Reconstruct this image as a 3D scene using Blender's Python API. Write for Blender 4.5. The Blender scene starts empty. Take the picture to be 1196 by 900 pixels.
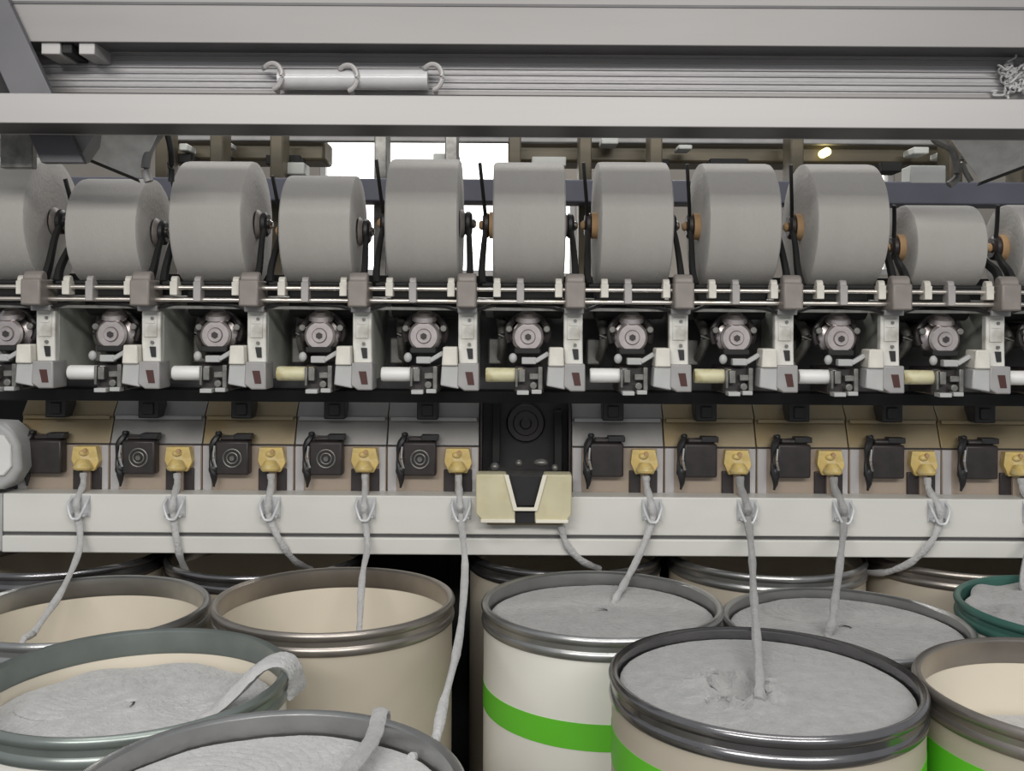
import bpy, bmesh, math, random
from mathutils import Vector, Matrix
random.seed(7)
C = bpy.context.scene.collection
PI = math.pi
F = 1150.0; CX = 598.0; HY = 375.0; ROLL = 0.006; E = 1.60   # focal length in px, principal point, roll, eye height

def P(px, py, Y):
    """point of the place seen at photo pixel (px,py), Y metres away"""
    dx, dy = px-CX, py-HY
    u = dx + ROLL*dy; v = dy - ROLL*dx
    return Vector((u/F*Y, Y, E - v/F*Y))
def zr(py, Y): return E - (py-HY)/F*Y
def xr(px, Y): return (px-CX)/F*Y

# ------------------------------------------------------------------ materials
def mat(name, col, rough=0.5, metal=0.0, var=0.12, scale=8.0, bump=0.0, bscale=60.0, spec=0.5,
        emit=None, estr=0.0, stretch=None, trans=0.0, wear=None, wamt=0.35, wscale=5.0, alpha=1.0, sheen=0.0):
    m = bpy.data.materials.new(name); m.use_nodes = True
    nt = m.node_tree; N = nt.nodes; L = nt.links
    b = N['Principled BSDF']
    tc = N.new('ShaderNodeTexCoord'); mp = N.new('ShaderNodeMapping')
    L.new(tc.outputs['Object'], mp.inputs['Vector'])
    if stretch: mp.inputs['Scale'].default_value = stretch
    no = N.new('ShaderNodeTexNoise'); no.inputs['Scale'].default_value = scale; no.inputs['Detail'].default_value = 5
    L.new(mp.outputs['Vector'], no.inputs['Vector'])
    mr = N.new('ShaderNodeMapRange'); mr.inputs['From Min'].default_value = .3; mr.inputs['From Max'].default_value = .7
    mr.inputs['To Min'].default_value = 1-var; mr.inputs['To Max'].default_value = 1+var*.6
    L.new(no.outputs['Fac'], mr.inputs['Value'])
    mx = N.new('ShaderNodeVectorMath'); mx.operation = 'SCALE'; mx.inputs[0].default_value = col
    L.new(mr.outputs['Result'], mx.inputs['Scale'])
    out = mx.outputs['Vector']
    if wear:
        n2 = N.new('ShaderNodeTexNoise'); n2.inputs['Scale'].default_value = wscale; n2.inputs['Detail'].default_value = 7
        L.new(tc.outputs['Object'], n2.inputs['Vector'])
        r2 = N.new('ShaderNodeMapRange'); r2.inputs['From Min'].default_value = .5; r2.inputs['From Max'].default_value = .72
        r2.inputs['To Max'].default_value = wamt
        L.new(n2.outputs['Fac'], r2.inputs['Value'])
        mi = N.new('ShaderNodeMix'); mi.data_type = 'RGBA'
        L.new(r2.outputs['Result'], mi.inputs['Factor']); L.new(out, mi.inputs['A'])
        mi.inputs['B'].default_value = (*wear, 1); out = mi.outputs['Result']
    L.new(out, b.inputs['Base Color'])
    b.inputs['Roughness'].default_value = rough; b.inputs['Metallic'].default_value = metal
    b.inputs['Specular IOR Level'].default_value = spec
    if trans: b.inputs['Transmission Weight'].default_value = trans
    if alpha < 1: b.inputs['Alpha'].default_value = alpha
    if sheen: b.inputs['Sheen Weight'].default_value = sheen
    if emit:
        b.inputs['Emission Color'].default_value = (*emit, 1); b.inputs['Emission Strength'].default_value = estr
    if bump:
        n3 = N.new('ShaderNodeTexNoise'); n3.inputs['Scale'].default_value = bscale; n3.inputs['Detail'].default_value = 4
        L.new(mp.outputs['Vector'], n3.inputs['Vector'])
        bp = N.new('ShaderNodeBump'); bp.inputs['Strength'].default_value = bump; bp.inputs['Distance'].default_value = .004
        L.new(n3.outputs['Fac'], bp.inputs['Height']); L.new(bp.outputs['Normal'], b.inputs['Normal'])
    return m

M = dict(
 beam   = mat('painted grey beam', (.262,.25,.243), .45, .1, .08, 3, stretch=(.4,3,3), wear=(.27,.26,.26), wamt=.3),
 beaml  = mat('pale painted beam', (.39,.376,.368), .42, .1, .06, 3, stretch=(.3,4,4)),
 track  = mat('dull aluminium track', (.41,.40,.405), .42, .25, .14, 5, stretch=(.5,20,20), bump=.15),
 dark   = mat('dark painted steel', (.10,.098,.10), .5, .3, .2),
 brace  = mat('dark grey brace paint', (.12,.117,.125), .5, .2, .12),
 yarn   = mat('grey wound yarn', (.46,.44,.412), .85, 0, .05, 6, bump=.5, bscale=420, stretch=(3,.25,.25), spec=.15, sheen=.15),
 tube   = mat('tan cardboard tube', (.52,.33,.17), .7, 0, .15),
 black  = mat('black plastic', (.018,.017,.018), .42, 0, .25, 30),
 blackm = mat('matte black rubber', (.012,.012,.012), .7, 0, .2),
 blackb = mat('brownish black plastic', (.035,.028,.028), .4, 0, .3, 30),
 steel  = mat('bright steel', (.66,.64,.62), .25, .95, .12, 20),
 rod    = mat('polished rod', (.74,.69,.63), .3, .85, .15, 12),
 spool  = mat('worn pinkish steel', (.52,.47,.46), .32, .8, .2, 40),
 clip   = mat('ivory plastic clip', (.68,.65,.58), .4, 0, .12, 30),
 clipg  = mat('grey plastic clip', (.36,.34,.33), .45, 0, .12, 30),
 column = mat('off-white cast column', (.68,.67,.62), .42, 0, .14, 14, wear=(.20,.17,.13), wamt=.6, wscale=22),
 plate  = mat('grey green side plate', (.52,.53,.48), .45, .0, .2, 9, wear=(.1,.1,.09), wamt=.5, wscale=14),
 brack  = mat('mid grey casting', (.33,.32,.315), .5, .1, .14, 18),
 hinge  = mat('taupe hinge block', (.25,.22,.20), .5, .1, .18, 18),
 guard  = mat('light grey guard', (.42,.42,.415), .5, 0, .1, 18),
 slot   = mat('dark red opening', (.06,.018,.014), .6, 0, .2),
 mech   = mat('grimy grey metal', (.22,.215,.20), .4, .6, .35, 45),
 white  = mat('white sleeve', (.78,.77,.75), .4, 0, .06),
 yellowed = mat('yellowed sleeve', (.66,.62,.40), .45, 0, .15, 20, wear=(.30,.22,.05), wamt=.8, wscale=30),
 beige  = mat('beige box front', (.40,.325,.26), .42, 0, .1, 12, wear=(.34,.26,.18), wamt=.3, wscale=10),
 beigel = mat('pale strip of box front', (.52,.50,.50), .35, .1, .1, 12),
 covg   = mat('grey box cover', (.30,.29,.28), .38, .35, .15, 9, wear=(.20,.18,.14), wamt=.4),
 covo   = mat('olive tan box cover', (.31,.25,.155), .38, .3, .18, 7, wear=(.33,.22,.07), wamt=.6, wscale=9),
 yellow = mat('yellow plastic', (.72,.54,.20), .38, 0, .15, 40, wear=(.85,.76,.50), wamt=.6, wscale=50),
 rail   = mat('cream white rail', (.70,.69,.645), .4, .0, .05, 3, stretch=(.5,3,3), wear=(.55,.54,.50), wamt=.3),
 cream  = mat('cream yellow sheet', (.60,.55,.37), .4, 0, .1, 14, wear=(.46,.40,.2), wamt=.4, wscale=18),
 creamedge = mat('pale folded edge', (.80,.76,.64), .4),
 guide  = mat('milky plastic', (.74,.75,.76), .25, 0, .08, 30, trans=.25),
 sliver = mat('grey cotton sliver', (.36,.355,.35), .95, 0, .12, 40, bump=.9, bscale=160, spec=.1, sheen=.3),
 sliverw= mat('pale cotton sliver', (.50,.495,.49), .95, 0, .12, 40, bump=.9, bscale=160, spec=.1, sheen=.3),
 rimst  = mat('galvanised can rim', (.40,.40,.395), .28, .85, .15, 12, bump=.1),
 rimd   = mat('dark chromed can rim', (.24,.235,.24), .2, .9, .2, 12),
 rimb   = mat('brownish steel can rim', (.33,.30,.27), .3, .8, .15, 12),
 rimg   = mat('green grey can rim', (.24,.27,.255), .3, .6, .15, 12),
 rimt   = mat('dark green can rim', (.05,.14,.115), .35, .1, .2, 12),
 canw   = mat('white can wall', (.80,.78,.72), .5, 0, .05, 4, wear=(.62,.56,.52), wamt=.3, wscale=3),
 cant   = mat('beige can wall', (.50,.445,.36), .5, 0, .08, 4, wear=(.42,.35,.26), wamt=.5, wscale=3),
 canin  = mat('cream can liner', (.74,.67,.55), .5, 0, .06, 4),
 green  = mat('bright green band', (.13,.55,.03), .45, 0, .05),
 red    = mat('dull red band', (.28,.07,.055), .5, 0, .1),
 floor  = mat('dark concrete floor', (.12,.115,.105), .6, 0, .2, 2),
 wall   = mat('grey brown wall', (.27,.245,.215), .8, 0, .2, 1.5),
 oliveb = mat('olive brown channel', (.10,.082,.05), .45, .2, .3, 6, stretch=(.6,3,3)),
 bluegr = mat('blue grey rail paint', (.20,.20,.245), .5, .1, .12),
 pale   = mat('pale cabinet panel', (.60,.61,.57), .5, 0, .1),
 glow   = mat('bright daylight pane', (.9,.9,.88), .4, 0, 0, emit=(1,.985,.94), estr=2.2),
 lamp   = mat('yellow indicator', (.9,.8,.3), .4, 0, 0, emit=(1,.85,.35), estr=3),
 plaq   = mat('brushed nameplate', (.86,.85,.82), .5, .0, .14, 40),
 clear  = mat('clear plastic pipe', (.66,.65,.66), .2, 0, .08, 20, trans=.2),
)

# ------------------------------------------------------------------ mesh builder
ROOT = {}
class MB:
    def __init__(s): s.bm = bmesh.new()
    def _xf(s, vs, mtx):
        for v in vs: v.co = mtx @ v.co
    def box(s, x0, x1, y0, y1, z0, z1, rot=None, piv=None):
        r = bmesh.ops.create_cube(s.bm, size=1)['verts']
        c = Vector(((x0+x1)/2,(y0+y1)/2,(z0+z1)/2))
        for v in r: v.co = Vector((v.co.x*(x1-x0), v.co.y*(y1-y0), v.co.z*(z1-z0)))
        if rot: 
            m = rot.to_4x4()
            s._xf(r, m)
        for v in r: v.co += c
        return s
    def cyl(s, p0, p1, r0, r1=None, seg=24, caps=True):
        p0, p1 = Vector(p0), Vector(p1); r1 = r0 if r1 is None else r1
        d = p1-p0
        q = Vector((0,0,1)).rotation_difference(d.normalized()).to_matrix().to_4x4()
        r = bmesh.ops.create_cone(s.bm, cap_ends=caps, segments=seg, radius1=r0, radius2=r1, depth=d.length)['verts']
        s._xf(r, Matrix.Translation((p0+p1)/2) @ q)
        return s
    def lathe(s, prof, c, axis=(0,0,1), seg=48, close=False):
        """prof: (radius, height) list, along axis from c"""
        q = Vector((0,0,1)).rotation_difference(Vector(axis).normalized()).to_matrix()
        c = Vector(c); rings = []
        for (r, h) in prof:
            if r < 1e-6: rings.append([s.bm.verts.new(c + q @ Vector((0,0,h)))])
            else: rings.append([s.bm.verts.new(c + q @ Vector((r*math.cos(2*PI*i/seg), r*math.sin(2*PI*i/seg), h))) for i in range(seg)])
        pairs = list(zip(rings, rings[1:]))
        if close: pairs.append((rings[-1], rings[0]))
        for a, b in pairs:
            for i in range(seg):
                j = (i+1) % seg
                if len(a) == 1 and len(b) == 1: continue
                if len(a) == 1: f = (a[0], b[i], b[j])
                elif len(b) == 1: f = (a[i], b[0], a[j])
                else: f = (a[i], b[i], b[j], a[j])
                try: s.bm.faces.new(f)
                except ValueError: pass
        return s
    def tube(s, pts, r, seg=8, flat=1.0, up=(0,0,1), closed=False):
        pts = [Vector(p) for p in pts]; rings = []; n = len(pts)
        rr = r if isinstance(r, (list, tuple)) else [r]*n
        for i, p in enumerate(pts):
            t = (pts[(i+1)%n]-pts[i-1]) if closed else (pts[min(i+1,n-1)]-pts[max(i-1,0)])
            t.normalize()
            a = t.cross(Vector(up))
            if a.length < 1e-3: a = t.cross(Vector((1,0,0)))
            a.normalize(); b = a.cross(t).normalized()
            rings.append([s.bm.verts.new(p + a*rr[i]*math.cos(2*PI*k/seg) + b*rr[i]*flat*math.sin(2*PI*k/seg)) for k in range(seg)])
        m = n if closed else n-1
        for i in range(m):
            A, B = rings[i], rings[(i+1)%n]
            for k in range(seg):
                l = (k+1)%seg
                s.bm.faces.new((A[k], A[l], B[l], B[k]))
        if not closed:
            s.bm.faces.new(rings[0]); s.bm.faces.new(rings[-1])
        return s
    def prism(s, poly, d=None, y0=None, y1=None):
        """poly of 3D points extruded by d, or (x,z) points between y0 and y1"""
        if y0 is not None:
            A = [Vector((x,y0,z)) for x,z in poly]; d = Vector((0,y1-y0,0))
        else: A = [Vector(p) for p in poly]; d = Vector(d)
        a = [s.bm.verts.new(p) for p in A]; b = [s.bm.verts.new(p+d) for p in A]
        s.bm.faces.new(a); s.bm.faces.new(b[::-1])
        for i in range(len(a)):
            j = (i+1)%len(a); s.bm.faces.new((a[i], b[i], b[j], a[j]))
        return s
    def ball(s, c, r, sc=(1,1,1), seg=20):
        v = bmesh.ops.create_uvsphere(s.bm, u_segments=seg, v_segments=max(8,seg//2), radius=r)['verts']
        for w in v: w.co = Vector((w.co.x*sc[0], w.co.y*sc[1], w.co.z*sc[2])) + Vector(c)
        return s
    def torus(s, c, R, r, axis=(0,0,1), seg=32, a0=0, a1=2*PI):
        q = Vector((0,0,1)).rotation_difference(Vector(axis).normalized()).to_matrix()
        full = abs(a1-a0-2*PI) < 1e-6; n = seg if full else seg+1
        pts = [Vector(c) + q @ Vector((R*math.cos(a0+(a1-a0)*i/seg), R*math.sin(a0+(a1-a0)*i/seg), 0)) for i in range(n)]
        return s.tube(pts, r, 8, up=q @ Vector((0,0,1)), closed=full)
    def build(s, name, m, parent=None, bevel=0.0, smooth=True, origin=None, segs=2):
        bmesh.ops.recalc_face_normals(s.bm, faces=s.bm.faces)
        o0 = Vector(ROOT[parent.name]) if parent is not None else Vector(origin or (0,0,0))
        for v in s.bm.verts: v.co -= o0
        me = bpy.data.meshes.new(name); s.bm.to_mesh(me); s.bm.free()
        for p in me.polygons: p.use_smooth = smooth
        me.materials.append(M[m] if isinstance(m, str) else m)
        o = bpy.data.objects.new(name, me); C.objects.link(o)
        if parent is not None: o.parent = parent
        else: o.location = o0
        ROOT[o.name] = tuple(o0)
        if smooth:
            try: me.set_sharp_from_angle(angle=math.radians(38))
            except Exception: pass
        if bevel:
            b = o.modifiers.new('bevel', 'BEVEL'); b.width = bevel; b.segments = segs; b.limit_method = 'ANGLE'; b.angle_limit = math.radians(40)
            b.harden_normals = False
        return o

def tag(o, label=None, cat=None, group=None, kind=None):
    if label: o['label'] = label
    if cat: o['category'] = cat
    if group: o['group'] = group
    if kind: o['kind'] = kind
    return o
def thing(name, loc, label, cat, group=None):
    o = bpy.data.objects.new(name, None); C.objects.link(o); o.location = loc; o.empty_display_size = .05
    ROOT[o.name] = tuple(loc)
    return tag(o, label, cat, group)
def copy_tree(o, parent=None):
    c = o.copy(); C.objects.link(c); c.parent = parent
    for ch in list(o.children): copy_tree(ch, c)
    return c
def remat(root, part, m):
    for ch in root.children:
        if ch.name.split('.')[0] == part:
            ch.data = ch.data.copy(); ch.data.materials[0] = M[m]
def arc(c, R, a0, a1, n, plane='xz'):
    out = []
    for i in range(n+1):
        a = a0+(a1-a0)*i/n
        out.append((c[0]+R*math.cos(a), c[1], c[2]+R*math.sin(a)))
    return out
def smoothpath(pts, n=8):
    pts = [Vector(p) for p in pts]; out = []
    for i in range(len(pts)-1):
        p0 = pts[max(i-1,0)]; p1 = pts[i]; p2 = pts[i+1]; p3 = pts[min(i+2,len(pts)-1)]
        for k in range(n):
            t = k/n
            out.append(.5*((2*p1)+(p2-p0)*t+(2*p0-5*p1+4*p2-p3)*t*t+(3*p1-p0-3*p2+p3)*t**3))
    out.append(pts[-1]); return out
RX = lambda a: Matrix.Rotation(a, 3, 'X')
RY = lambda a: Matrix.Rotation(a, 3, 'Y')
RZ = lambda a: Matrix.Rotation(a, 3, 'Z')
ORD = ['leftmost','second from left','third from left','fourth from left','fifth from left','sixth from left','seventh from left','eighth from left','ninth from left','tenth from left','rightmost']

# ------------------------------------------------------------------ setting
tag(MB().box(-5,5,-2.5,8,-.05,0).build('floor','floor'), kind='structure')
# far wall with openings is built as strips so that the panes stand in real openings
WY = 7.0
def wz(py): return zr(py, WY)
def wx(px): return xr(px, WY)
win = [(372,600,158,322), (1022,1042,228,300), (652,672,255,325), (1168,1178,168,176)]
wl = MB()
x0, x1, ya, yb = win[0]
wl.box(-6, wx(x0), WY, WY+.2, 0, 4.2).box(wx(x1), wx(652), WY, WY+.2, 0, 4.2)
wl.box(wx(x0), wx(x1), WY, WY+.2, 0, wz(yb)).box(wx(x0), wx(x1), WY, WY+.2, wz(ya), 4.2)
wl.box(wx(652), wx(672), WY, WY+.2, 0, wz(325)).box(wx(652), wx(672), WY, WY+.2, wz(232), 4.2)
wl.box(wx(672), wx(1022), WY, WY+.2, 0, 4.2)
wl.box(wx(1022), wx(1044), WY, WY+.2, 0, wz(318)).box(wx(1022), wx(1044), WY, WY+.2, wz(170), 4.2)
wl.box(wx(1044), 6, WY, WY+.2, 0, 4.2)
tag(wl.build('wall_back','wall', smooth=False), kind='structure')
def window(n, px0, px1, py0, py1, bars):
    r = bpy.data.objects.new('window_%d' % n, None); C.objects.link(r); r['kind'] = 'structure'
    loc = (wx((px0+px1)/2), WY+.1, wz(py1)); r.location = loc; ROOT[r.name] = loc
    f = MB(); a, b, c, d = wx(px0), wx(px1), wz(py1), wz(py0)
    f.box(a,a+.04,WY+.02,WY+.1,c,d).box(b-.04,b,WY+.02,WY+.1,c,d).box(a,b,WY+.02,WY+.1,c,c+.04).box(a,b,WY+.02,WY+.1,d-.04,d)
    for i in range(1, bars):
        x = a+(b-a)*i/bars; f.box(x-.03,x+.03,WY+.02,WY+.1,c,d)
    f.build('window_frame','brack', r)
    MB().box(a,b,WY+.11,WY+.13,c,d).build('pane','glow', r)
window(1, 372, 600, 158, 322, 3); window(2, 652, 672, 232, 325, 1); window(3, 1022, 1044, 170, 318, 1)

# ------------------------------------------------------------------ machine behind (seen between the packages)
def seg(name, m, px0, px1, py0, py1, Y, dep, label, cat, group=None, bevel=.004):
    a = xr(px0,Y); b = xr(px1,Y); z0 = zr(py1,Y); z1 = zr(py0,Y)
    o = MB().box(a,b,Y,Y+dep,z0,z1).build(name, m, bevel=bevel, origin=((a+b)/2,Y+dep/2,z0))
    return tag(o, label, cat, group)
bm_ = thing('background_machine', (0,3.4,0), 'blue-grey railed machine in the next row, seen in the gaps between the yarn packages', 'machine')
m = MB()
m.box(-1.9,2.1,3.0,3.1,zr(236,3.0),zr(209,3.0)); m.build('cross_rail','bluegr', bm_, bevel=.006)
m = MB()
for a,b in ((190,378),(592,1130)): m.box(xr(a,3.3),xr(b,3.3),3.3,3.45,zr(189,3.3),zr(163,3.3))
m.build('channel','oliveb', bm_, bevel=.01)
m = MB(); m.box(-1.9,2.1,3.25,3.28,zr(166,3.25),zr(160,3.25)); m.build('top_strip','brack', bm_, bevel=.004)
for px in (200,262,330,448,528,600,680,760,920,1100,1180):
    m = MB(); x = xr(px,3.2); m.box(x-.02,x+.02,3.1,3.2,0,zr(160,3.2)); m.build('post','oliveb' if px not in (448,528) else 'mech', bm_, bevel=.004)
m = MB(); m.box(-1.9,2.1,3.35,3.6,0,zr(322,3.35)); m.build('lower_body','dark', bm_, bevel=.01)
for px,w,py in ((255,18,184),(330,40,186),(520,30,183),(640,40,186),(770,20,188),(850,45,187),(1040,24,190),(215,16,185)):
    m = MB(); x = xr(px,3.22); ww = w/F*3.22; m.box(x-ww/2,x+ww/2,3.21,3.3,zr(py+8,3.22),zr(py-3,3.22))
    m.build('dark_box','blackm' if px not in (640,520) else 'pale', bm_, bevel=.003)
for px,py,w,h in ((215,172,10,8),(262,168,12,6),(345,197,22,14),(1085,205,26,14),(1075,176,18,8),(1105,180,14,7),(712,165,20,7),(800,172,16,5)):
    m = MB(); p = P(px,py,3.18); m.box(p.x-w/F*1.6,p.x+w/F*1.6,3.17,3.26,p.z-h/F*1.6,p.z+h/F*1.6); m.build('fitting','pale', bm_, bevel=.004)
m = MB(); p = P(966,177,3.25); m.cyl(p, p+Vector((0,.08,0)), .014); m.build('indicator_lamp','lamp', bm_)
# small cabinet behind, right
for i,(px0,px1,py0,py1,Y) in enumerate(((1062,1104,190,211.6,2.97),)):
    o = seg('control_box','pale',px0,px1,py0,py1,Y+.03,.07,'small pale control box above the blue-grey rail behind the small yarn packages','box')

# ------------------------------------------------------------------ machine frame
fr = thing('back_panel', (0,2.415,zr(470,2.4)), 'dark steel panel behind the round spools of the winding units', 'panel')
m = MB(); m.box(-1.6,1.7,2.40,2.43,zr(462,2.4),zr(345,2.4)); m.build('sheet','dark', fr, bevel=.003)
ff = thing('machine_frame', (0,2.9,0), 'black frame and rear panel seen in the dark behind the sliver cans', 'machine frame')
m = MB(); m.box(-1.6,1.7,3.0,3.04,0,zr(600,3.0)); m.build('rear_panel','blackm', ff)
m = MB(); m.box(-1.6,1.7,2.62,3.0,1.030,1.036); m.build('shelf_plate','blackm', ff)
m = MB(); m.box(-1.6,1.7,2.61,2.65,1.030,zr(450,2.62)); m.build('inner_panel','blackm', ff)
for px in (-120,548,1300):
    m = MB(); x = xr(px,2.9); m.box(x-.05,x+.05,2.85,2.99,0,1.031); m.build('leg','blackm', ff, bevel=.004)
# black strip painted in for the shade in the gap under the winding units
m = MB(); m.box(-1.6,1.7,2.33,2.40,zr(470,2.35),zr(456,2.35)); m.build('gap_shade','blackm', fr, bevel=.003)

# end posts carry the overhead beams (outside the frame)
# ------------------------------------------------------------------ overhead beams
def beam(name, m, Y, dep, py0, py1, label, parts=None, x0=-1.75, x1=1.85):
    z0 = zr(py1,Y); z1 = zr(py0,Y)
    t = thing(name,(0,Y+dep/2,z0),label,'beam')
    b = MB(); b.box(x0,x1,Y,Y+.004,z0,z1).box(x0,x1,Y,Y+dep,z1-.004,z1).box(x0,x1,Y+dep-.004,Y+dep,z0,z1)
    b.build('web', m, t, bevel=.0015)
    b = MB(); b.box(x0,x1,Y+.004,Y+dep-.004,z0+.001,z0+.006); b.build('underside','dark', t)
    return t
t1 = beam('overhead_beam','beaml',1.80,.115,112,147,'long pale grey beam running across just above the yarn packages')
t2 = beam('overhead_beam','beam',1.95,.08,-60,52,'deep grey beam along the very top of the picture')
b = MB(); b.box(-1.75,1.85,1.948,1.952,zr(8,1.95),zr(5,1.95)); b.build('fold_line','dark', t2)
t3 = thing('traverse_track',(0,2.05,zr(112,2.05)),'ribbed aluminium track between the top beam and the pale beam','track')
b = MB(); b.box(-1.75,1.85,2.04,2.08,zr(120,2.04),zr(40,2.04)); b.build('back_plate','track', t3)
for py,h in ((70,5),(80,2.2),(87,1.8),(95,3),(103,1.8),(109,4)):
    b = MB(); z = zr(py,2.036); b.box(-1.75,1.85,2.036,2.042,z-h/F*1.3,z+h/F*1.3); b.build('rib','track' if h<4 else 'beam', t3, bevel=.0015)
for px in (58,100):
    b = MB(); x = xr(px,1.96); w = .019 if px == 58 else .016
    b.box(x-w,x+w,1.957,2.045,zr(67,1.96),zr(51,1.96)); b.build('hanger','beaml', t3, bevel=.002)
for px in (73,86):
    b = MB(); x = xr(px,2.0); b.box(x-.010,x+.010,1.962,2.045,zr(65,1.96),zr(50,1.96)); b.build('hole_shade','blackm', t3, bevel=.002)  # black blocks stand in for the shade in the square holes
# clear pipe with its curled clips
cp = thing('clear_pipe', P(412,97,2.06), 'short clear plastic pipe clipped to the ribbed overhead track','pipe')
b = MB(); p0 = P(326,93,2.008); p1 = P(500,93,2.008); b.cyl(p0,p1,.021,seg=28); b.build('pipe','clear', cp)
for px,py in ((321,92),(408,94),(506,93)):
    c = P(px,py,2.008); b = MB()
    pts = [(c.x+.022*math.sin(a)*.55-.004, c.y-.026*math.cos(a)*.9, c.z+.026*math.sin(a)) for a in [(-1.9+3.9*i/16) for i in range(17)]]
    pts = [(c.x+.020*math.cos(a), c.y-.024+.003*i/16, c.z+.026*math.sin(a)) for i,a in enumerate([(-1.3+3.6*i/16) for i in range(17)])]
    b.tube([(pts[0][0],pts[0][1]+.03,pts[0][2])]+pts+[(pts[-1][0]-.012,pts[-1][1]+.03,pts[-1][2]+.004)], .0052, 8); b.build('curled_clip','beaml', cp)
# small fluff clump at far right of the track
b = MB()
for i in range(34):
    p = P(1184+random.uniform(-16,16),92+random.uniform(-18,16),2.020); q = [p]
    for j in range(5): q.append(q[-1]+Vector((random.uniform(-.012,.012),random.uniform(-.006,.006),random.uniform(-.010,.010))))
    b.tube(smoothpath(q,4), .0022, 5)
tag(b.build('lint_clump','sliverw', origin=P(1186,92,2.02)),'clump of pale lint caught on the overhead track at the right','lint')

# left brace, plaques
br = thing('diagonal_brace', P(100,190,1.96), 'dark grey diagonal strut behind the pale beam at the upper left','strut')
b = MB(); b.prism([P(-50,-25,1.93),P(-2,-25,1.93),P(98,190,1.93),P(48,190,1.93)], (0,.018,0)); b.build('strut_bar','brace', br, bevel=.002)
b = MB(); b.prism([P(-12,40,1.95),P(0,60,1.95),P(22,108,1.95),P(-20,108,1.95)], (0,.05,0)); b.build('gusset','blackm', br)
b = MB(); b.prism([P(58,148,1.952),P(118,148,1.952),P(92,186,1.952),P(62,186,1.952)], (0,.05,0)); b.build('lower_flange','brack', br, bevel=.002)
b = MB(); b.prism([P(0,150,1.97),P(38,150,1.97),P(38,196,1.97),P(0,196,1.97)], (0,.02,0)); b.build('web_plate','mech', br, bevel=.002)
def plaque(pts, dd, label, handle=None):
    c = P(*pts[0][:2], 1.97)
    t = thing('tilted_plate', c, label, 'plate')
    q = [P(a,b_,y) for a,b_,y in pts]
    b = MB(); b.prism(q, (0,.006,.002)); b.build('plate','plaq', t, bevel=.001)
    b = MB()
    n = [Vector((p.x,p.y+.004,p.z-.004)) for p in q]; b.prism([q[2],q[3],Vector((q[3].x,q[3].y+.01,q[3].z-.007)),Vector((q[2].x,q[2].y+.01,q[2].z-.007))], (0,.01,0)); b.build('lower_edge','blackm', t)
    b = MB(); b.box(q[0].x,q[1].x,1.91,1.99,q[0].z-.004,q[0].z+.004); b.build('mount','brace', t, bevel=.001)
    return t
tp = plaque([(122,150,1.96),(186,151,1.96),(160,208,2.03),(92,180,2.03)],0,'tilted light grey plate hanging under the pale beam at the left')
b = MB(); b.tube(smoothpath([P(190,152,2.0),P(176,172,2.0),P(170,196,2.0),P(174,212,2.0)]), .009, 10); b.build('handle_strap','brack', tp)
b = MB(); b.tube(smoothpath([P(196,158,2.0),P(200,180,2.0),P(200,212,2.0)]), .006, 10); b.build('hook','blackm', tp)
plaque([(1108,158,1.96),(1215,158,1.96),(1215,186,2.03),(1146,212,2.03)],0,'tilted light grey plate hanging under the pale beam at the right')
# dangling loops near it
b = MB()
b.tube(smoothpath([P(1084,120,2.05),P(1090,160,2.02),P(1112,176,2.02),P(1118,205,2.02),P(1108,216,2.02)]), .008, 8).tube(smoothpath([P(1128,160,2.03),P(1124,190,2.03),P(1134,212,2.03)]), .006, 8)
tag(b.build('suction_hose','mech', origin=P(1108,160,2.02)),'thin grey hoses hanging left of the right tilted plate','hose')

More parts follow.
